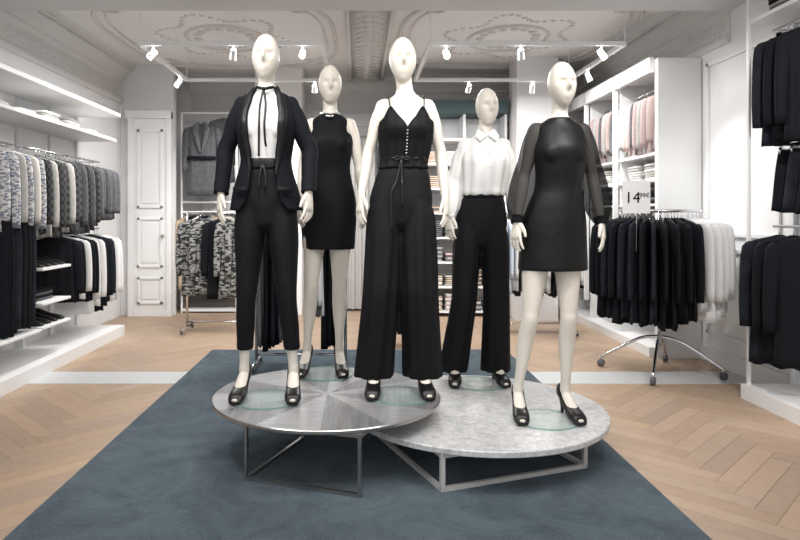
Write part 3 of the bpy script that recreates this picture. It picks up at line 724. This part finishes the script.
run(b,-2.76,frange(5.82,6.3,.095),1.785,'top',.40,.64,[PL,GR,PL,GR],ang=A)
run(b,-2.76,frange(6.38,6.80,.095),1.785,'top',.40,.54,[GR,GR,CO],ang=A)
run(b,-2.74,frange(5.74,6.12,.09),1.085,'top',.42,.62,[BK,BK,WH,BK],ang=A)
run(b,-2.74,frange(6.18,6.80,.09),1.085,'top',.42,.72,[WH,WH,BK,BK,NV],ang=A)
b.build('hanging_clothes',GM,root)
b=B()
for y in frange(3.4,6.7,.42): folded(b,-2.96,-2.68,y,y+.30,2.09,random.randint(2,4),[random.choice([WH,LG,CR,WH]) for _ in range(3)])
folded(b,-2.95,-2.62,5.2,5.55,.572,4,[GR,BK]); folded(b,-2.95,-2.62,4.5,5.0,.372,3,[BK,GR])
b.build('folded_clothes',GM,root)
b=B()
for z in (.382,.852):
    for y in (5.20,5.32,5.44,5.56):
        b.tube([(-2.56,y,z+.012,.030,.010),(-2.62,y,z+.022,.036,.020),(-2.70,y,z+.035,.030,.026),(-2.78,y,z+.05,.028,.045),(-2.80,y,z+.05,.02,.04)],seg=12,ref=(0,0,1))
b.build('display_shoes',M_patent,root)

# ---- right foreground wall fixture
root=empty('wall_shelving_unit')
b=B()
b.box(2.66,3.04,2.6,4.5,0,.10); b.box(3.03,3.045,2.6,4.5,.10,2.95)
for y in (3.3,4.46): b.box(3.0,3.03,y,y+.035,.10,2.95)
for z in (2.60,2.78): b.box(2.70,3.03,2.6,4.5,z,z+.025)
b.box(2.69,2.71,4.46,4.485,.10,2.8); 
ob=b.build('shelving',M_white,root,smooth=False)
b=B()
for z in (2.54,1.76,1.20):
    b.rod((2.84,2.7,z),(2.84,4.42,z),.010); b.rod((2.84,4.40,z),(3.01,4.40,z),.008); b.rod((2.84,3.33,z),(3.01,3.33,z),.008)
b.build('rails',M_chrome,root)
b=B()
run(b,2.86,frange(4.05,4.32,.12),2.485,'top',.36,.72,[BK,BK,NV],wj=.02,ang=-.35)
run(b,2.88,frange(4.05,4.32,.12),1.71,'skirt',.24,.40,[BK,NV],wj=.02,ang=-.35)
run(b,2.80,frange(4.05,4.32,.12),1.145,'coat',.40,.88,[BK,BK,NV],wj=.02,ang=-.35)
b.build('hanging_clothes',GM,root)
b=B()
for y in (3.5,3.9,4.15): folded(b,2.75,2.98,y,y+.22,2.626,5,[BK,GR,LG])
b.build('folded_clothes',GM,root)

# ---- right mid wall unit
root=empty('wall_shelving_unit')
b=B()
b.box(2.65,3.04,5.73,5.79,0,2.68); b.box(2.65,3.04,8.3,8.36,0,2.68)
b.box(3.03,3.045,5.79,8.3,0,2.68); b.box(2.65,3.03,5.79,8.3,2.60,2.68)
b.box(2.60,3.03,5.79,8.3,0,.09)
for z in (1.36,1.58,1.82): b.box(2.66,3.03,5.79,8.3,z,z+.022)
for y in (6.6,7.45): b.box(2.67,3.03,y,y+.03,.09,2.6)
for y in (6.6,7.45,8.3): b.box(2.60,2.65,y,y+.03,.3,2.70)
b.box(2.60,2.65,5.79,8.33,2.56,2.70)
ob=b.build('shelving',M_white,root,smooth=False); q=ob.modifiers.new('b','BEVEL'); q.width=.003
b=B(); b.rod((2.83,5.8,2.47),(2.83,8.29,2.47),.01); b.rod((2.83,5.8,1.24),(2.83,8.29,1.24),.01); b.build('rails',M_chrome,root)
b=B()
for a,c,col in ((5.90,6.55,[PK,PK,LG,PK,GR]),(6.74,7.4,[GR,PK,LG,PK]),(7.58,8.25,[PK,BE,PK])):
    run(b,2.83,frange(a,c,.085),2.415,'top',.34,.54,col,ang=-.3)
    run(b,2.83,frange(a,c,.08),1.19,'pants',.32,.8,[BK,GR,NV,WH],ang=-.3)
b.build('hanging_clothes',GM,root)
b=B()
for y in frange(5.86,8.1,.37):
    folded(b,2.69,2.98,y,y+.28,1.382,5,[NV,GR,BK],t=.03); folded(b,2.69,2.98,y,y+.28,1.602,6,[WH,LG,CR],t=.026)
    folded(b,2.69,2.98,y,y+.28,1.842,1,[LG,GR],t=.02)
b.build('folded_clothes',GM,root)

# ---- round rack with dark jackets
root=empty('round_clothes_rack'); C=Vector((2.42,5.20,0))
b=B()
b.tube([(C.x+.30*cos(a),C.y+.30*sin(a),1.31,.011,.011) for a in [2*pi*i/32 for i in range(33)]],seg=8,sub=1,ref=(0,0,1))
b.rod((C.x,C.y,.22),(C.x,C.y,1.31),.018)
for k in range(4):
    a=pi/4+.25+k*pi/2; d=Vector((cos(a),sin(a),0))
    b.rod(C+Vector((0,0,1.31)),C+d*.30+Vector((0,0,1.31)),.009)
    b.tube([(*(C+Vector((0,0,.30))),.013,.013),(*(C+d*.15+Vector((0,0,.27))),.013,.013),(*(C+d*.38+Vector((0,0,.13))),.013,.013),(*(C+d*.45+Vector((0,0,.085))),.013,.013)],seg=10)
    p=C+d*.45; b.rod(p+Vector((0,0,.05)),p+Vector((0,0,.10)),.012)
    t=Vector((-d.y,d.x,0)); b.rod(p+Vector((0,0,.034))-t*.018,p+Vector((0,0,.034))+t*.018,.030,1,14)
b.build('rack_frame',[M_chrome,M_greyc],root)
b=B(); N=38
for k in range(N):
    a=2*pi*k/N; d=Vector((cos(a),sin(a),0)); p=C+d*.30
    deg=math.degrees(a)%360
    white=(deg>281 or deg<30)
    col=(random.choice([WH,WH,LB]) if white else random.choice([NV,BK,NV,BK,GR] if k%5==0 else [NV,BK]))
    garment(b,'top',p.x,p.y,1.255,a+.12,.40,(.74 if white else .80)+random.uniform(-.05,.04),col,thick=.02)
b.build('hanging_jackets',GM,root)
sg=B(); sg.box(1.99,2.20,4.88,4.886,1.29,1.54,0); sg.rod((2.10,4.892,1.0),(2.10,4.892,1.5),.005,1)
sg.rod((2.10,4.892,1.0),(2.42,5.2,.98),.006,1)
sg.build('price_sign_panel',[M_white,M_chrome],root,smooth=False)
def text(s,loc,size,m,parent,rot=(pi/2,0,0)):
    c=bpy.data.curves.new('sign_text','FONT'); c.body=s; c.size=size; c.extrude=.001; c.align_x='CENTER'; c.materials.append(m)
    o=bpy.data.objects.new('sign_text',c); o.location=loc; o.rotation_euler=rot; scene.collection.objects.link(o); o.parent=parent
text('14',(2.065,4.877,1.37),.12,M_black,root); text('99\u20ac',(2.155,4.877,1.41),.05,M_black,root)

# ---- straight racks
def rack(name,x0,x1,y,z,garm,rot=0):
    root=empty(name)
    b=B()
    for x in (x0,x1):
        b.rod((x,y,.05),(x,y,z),.013); b.rod((x,y-.24,.06),(x,y+.24,.06),.013)
        for s in (-.22,.22): b.rod((x-.01,y+s,.031+.016),(x+.01,y+s,.031+.016),.028,1,12)
    b.rod((x0,y,z),(x1,y,z),.013); b.rod((x0,y,.12),(x1,y,.12),.010)
    b.build('rack_frame',[M_chrome,M_greyc],root)
    b=B()
    for (xa,xb,st,kind,w,L,cols) in garm:
        for i,x in enumerate(frange(xa,xb,st)):
            garment(b,kind,x,y,z-.055,pi/2+random.uniform(-.15,.15)+rot,w,L*(1+random.uniform(-.06,.04)),cols[i%len(cols)])
    b.build('hanging_clothes',GM,root)
rack('clothes_rack',-.86,-.12,5.35,1.22,[(-.80,-.62,.055,'skirt',.40,.94,[GR,BK,NV]),(-.40,-.30,.05,'top',.4,.72,[WH,GR]),(-.28,-.15,.045,'pants',.36,.95,[BK])])
rack('clothes_rack',-1.88,-1.02,7.0,1.30,[(-1.74,-1.10,.13,'top',.44,.84,[PT,PT,BK,PT,PT,BK])],rot=-1.05)
rack('clothes_rack',1.45,2.25,6.9,1.30,[(1.5,2.2,.06,'top',.42,.80,[WH,LB,WH,BK,WH,CR])])
rack('clothes_rack',.30,.62,6.3,1.25,[(.34,.6,.05,'pants',.40,1.02,[BK,NV,GR])])

# ---- coat display at the back left
root=empty('coat_display_stand')
b=B()
for x in (-2.34,-1.62): b.rod((x,8.45,0),(x,8.45,2.62),.016)
for z in (2.62,1.45,1.32): b.rod((-2.34,8.45,z),(-1.62,8.45,z),.014)
b.box(-2.34,-1.62,8.43,8.75,.02,.05); b.box(-2.34,-1.62,8.60,8.64,.05,1.32,1); 
b.build('stand_frame',[M_white,M_cab],root,smooth=False)
b=B()
garment(b,'coat',-2.04,8.34,2.46,.05,.46,.92,CO,thick=.05); garment(b,'coat',-1.80,8.50,2.565,.5,.34,.85,CO)
for sg_ in (-1,1):
    b.tube([(-2.04+sg_*.03,8.275,2.47,.02,.012),(-2.04+sg_*.075,8.27,2.40,.035,.012),(-2.04+sg_*.05,8.265,2.25,.03,.010),(-2.04+sg_*.01,8.265,2.08,.008,.008)],seg=10,mi=GR)
b.tube([(-2.04,8.30,2.04,.185,.062),(-2.04,8.30,2.0,.185,.062)],seg=24,sub=1,horiz=True,mi=BK)
for i,x in enumerate(frange(-2.28,-1.66,.08)): garment(b,'pants' if i%2 else 'top',x,8.45,1.265,pi/2-.5,.30,.95,[BE,BK,CR,BK,GR][i%5])
b.build('hanging_coats',GM,root)

# ---- back shelving behind the middle mannequins
root=empty('back_shelving_unit')
b=B()
b.box(.30,1.85,8.52,8.55,.0,2.55)
for x in (.30,.80,1.30,1.82): b.box(x,x+.03,8.1,8.52,0,2.55)
for z in frange(.05,2.5,.31): b.box(.30,1.85,8.1,8.52,z,z+.022)
b.build('shelving',M_white,root,smooth=False)
b=B(); b.box(.30,1.86,8.06,8.52,2.56,2.72); b.build('header_panel',M_teal,root,smooth=False)
b=B()
for z in frange(.05,2.2,.31):
    for x in (.35,.58,.85,1.08,1.35,1.58):
        folded(b,x,x+.2,8.14,8.44,z+.022,random.randint(4,8),[random.choice([WH,LG,GR,PK,CR,BE]) for _ in range(2)],t=.026)
b.build('folded_clothes',GM,root)
boxobj('wall_pier',(1.90,2.40,7.8,8.2,0,ZC),M_wall)
boxobj('wall_pier.001',(-1.35,-.75,8.3,8.7,0,ZC),M_wall)
root=empty('fitting_room_curtain')
b=B(); v=[];N=80
for r in range(2):
    for k in range(N+1):
        x=-.72+.95*k/N; v.append((x,8.6+.03*sin(k*.8),(.03,2.3)[r]))
b.add(v,[(k,k+1,N+2+k,N+1+k) for k in range(N)]); b.build('curtain_cloth',M_curt,root)
b=B(); b.rod((-.74,8.6,2.33),(.25,8.6,2.33),.014); b.build('curtain_rail',M_chrome,root)

# ------------------------------------------------------------------ suspended tracks with spotlights
def spot(loc,target,energy,size=1.15,blend=.6,rad=.06,col=(1,.98,.95)):
    l=bpy.data.lights.new('spot','SPOT'); l.energy=energy; l.spot_size=size; l.spot_blend=blend; l.shadow_soft_size=rad; l.color=col
    o=bpy.data.objects.new('spot_lamp',l); o.location=loc; o.rotation_euler=(Vector(target)-Vector(loc)).to_track_quat('-Z','Y').to_euler(); scene.collection.objects.link(o); return o
def area(name,loc,rot,sx,sy,e,col=(1,.99,.98),parent=None):
    l=bpy.data.lights.new(name,'AREA'); l.shape='RECTANGLE'; l.size=sx; l.size_y=sy; l.energy=e; l.color=col
    o=bpy.data.objects.new(name,l); o.location=loc; o.rotation_euler=rot; scene.collection.objects.link(o)
    if parent: o.parent=parent
def track(x0,x1,y0,y1,z,heads,strip=0):
    root=empty('track_light_frame'); b=B(); h=.018
    b.box(x0,x1,y0-h,y0+h,z,z+.035); b.box(x0,x1,y1-h,y1+h,z,z+.035); b.box(x0-h,x0+h,y0,y1,z,z+.035); b.box(x1-h,x1+h,y0,y1,z,z+.035)
    for x in (x0,x1):
        for y in (y0,y1): b.rod((x,y,z+.03),(x,y,ZC),.004)
    for (x,y,tx,ty,tz,e) in heads:
        p=Vector((x,y,z-.07)); d=(Vector((tx,ty,tz))-p).normalized()
        b.rod((x,y,z),p,.006); b.tube([(*(p-d*.04),.024,.024),(*(p+d*.05),.030,.030)],seg=16,sub=1,ref=(1,0,0))
        b.tube([(*(p+d*.0505),.024,.024),(*(p+d*.0525),.024,.024)],seg=16,sub=1,ref=(1,0,0),mi=1)
        o=spot(p+d*.09,(tx,ty,tz),e); o.parent=root
    if strip:
        xm=(x0+x1)/2; ym=(y0+y1)/2
        for y in (y0,y1): area('strip_lamp',(xm,y,z-.003),(0,0,0),x1-x0,.03,strip,parent=root)
        for x in (x0,x1): area('strip_lamp',(x,ym,z-.003),(0,0,0),.03,y1-y0,strip,parent=root)
    b.build('track',[M_white,M_lampw],root,smooth=False)
track(-1.91,-.33,5.6,7.1,2.75,[(-1.8,5.6,-2.9,5.2,1.2,60),(-1.1,5.6,-1.6,7.2,.8,60),(-.5,5.6,-.5,3.9,1.6,50),(-1.91,6.8,-2.9,6.4,1.2,55),(-1.0,7.1,-1.6,8.5,1.6,85),(-.5,7.1,-.5,9,1.2,65)],strip=17)
track(.61,2.30,5.6,7.1,2.75,[(.75,5.6,.8,4.2,1.6,50),(1.4,5.6,1.9,7.2,.8,60),(2.1,5.6,2.9,5.0,1.1,75),(2.30,6.5,2.95,6.5,1.3,60),(1.2,7.1,1.1,8.5,1.3,85),(1.9,7.1,2.0,7.7,1.6,50)],strip=17)
track(-1.7,1.9,1.3,2.3,2.95,[(-1.4,2.3,-.6,3.4,1.1,65),(-.5,2.3,-.15,3.9,1.5,60),(.4,2.3,.3,3.5,1.1,50),(1.1,2.3,.78,4.0,1.5,60),(1.4,2.3,1.0,3.4,1.0,50),(-1.6,2.2,-2.8,4.9,1.0,80),(1.85,2.2,2.9,4.4,1.1,130),(0,1.3,0,3.0,.2,35)])  # out-of-view front track, added to light the mannequins and side fixtures

area('front_fill_area',(0,1.6,3.15),(0,0,0),4.5,2.0,45)  # unseen overhead fill light, added to brighten the front of the room
w=bpy.data.worlds.new('World'); scene.world=w; w.use_nodes=True
w.node_tree.nodes['Background'].inputs['Color'].default_value=(.96,.98,1,1); w.node_tree.nodes['Background'].inputs['Strength'].default_value=1.15
scene.view_settings.exposure=0.2

cam=bpy.data.cameras.new('camera'); co=bpy.data.objects.new('camera',cam); scene.collection.objects.link(co)
co.location=(0,0,1.27); co.rotation_euler=(pi/2,0,0)
cam.sensor_width=36; cam.lens=644/800*36; cam.shift_x=.05; cam.shift_y=-.0675
scene.camera=co
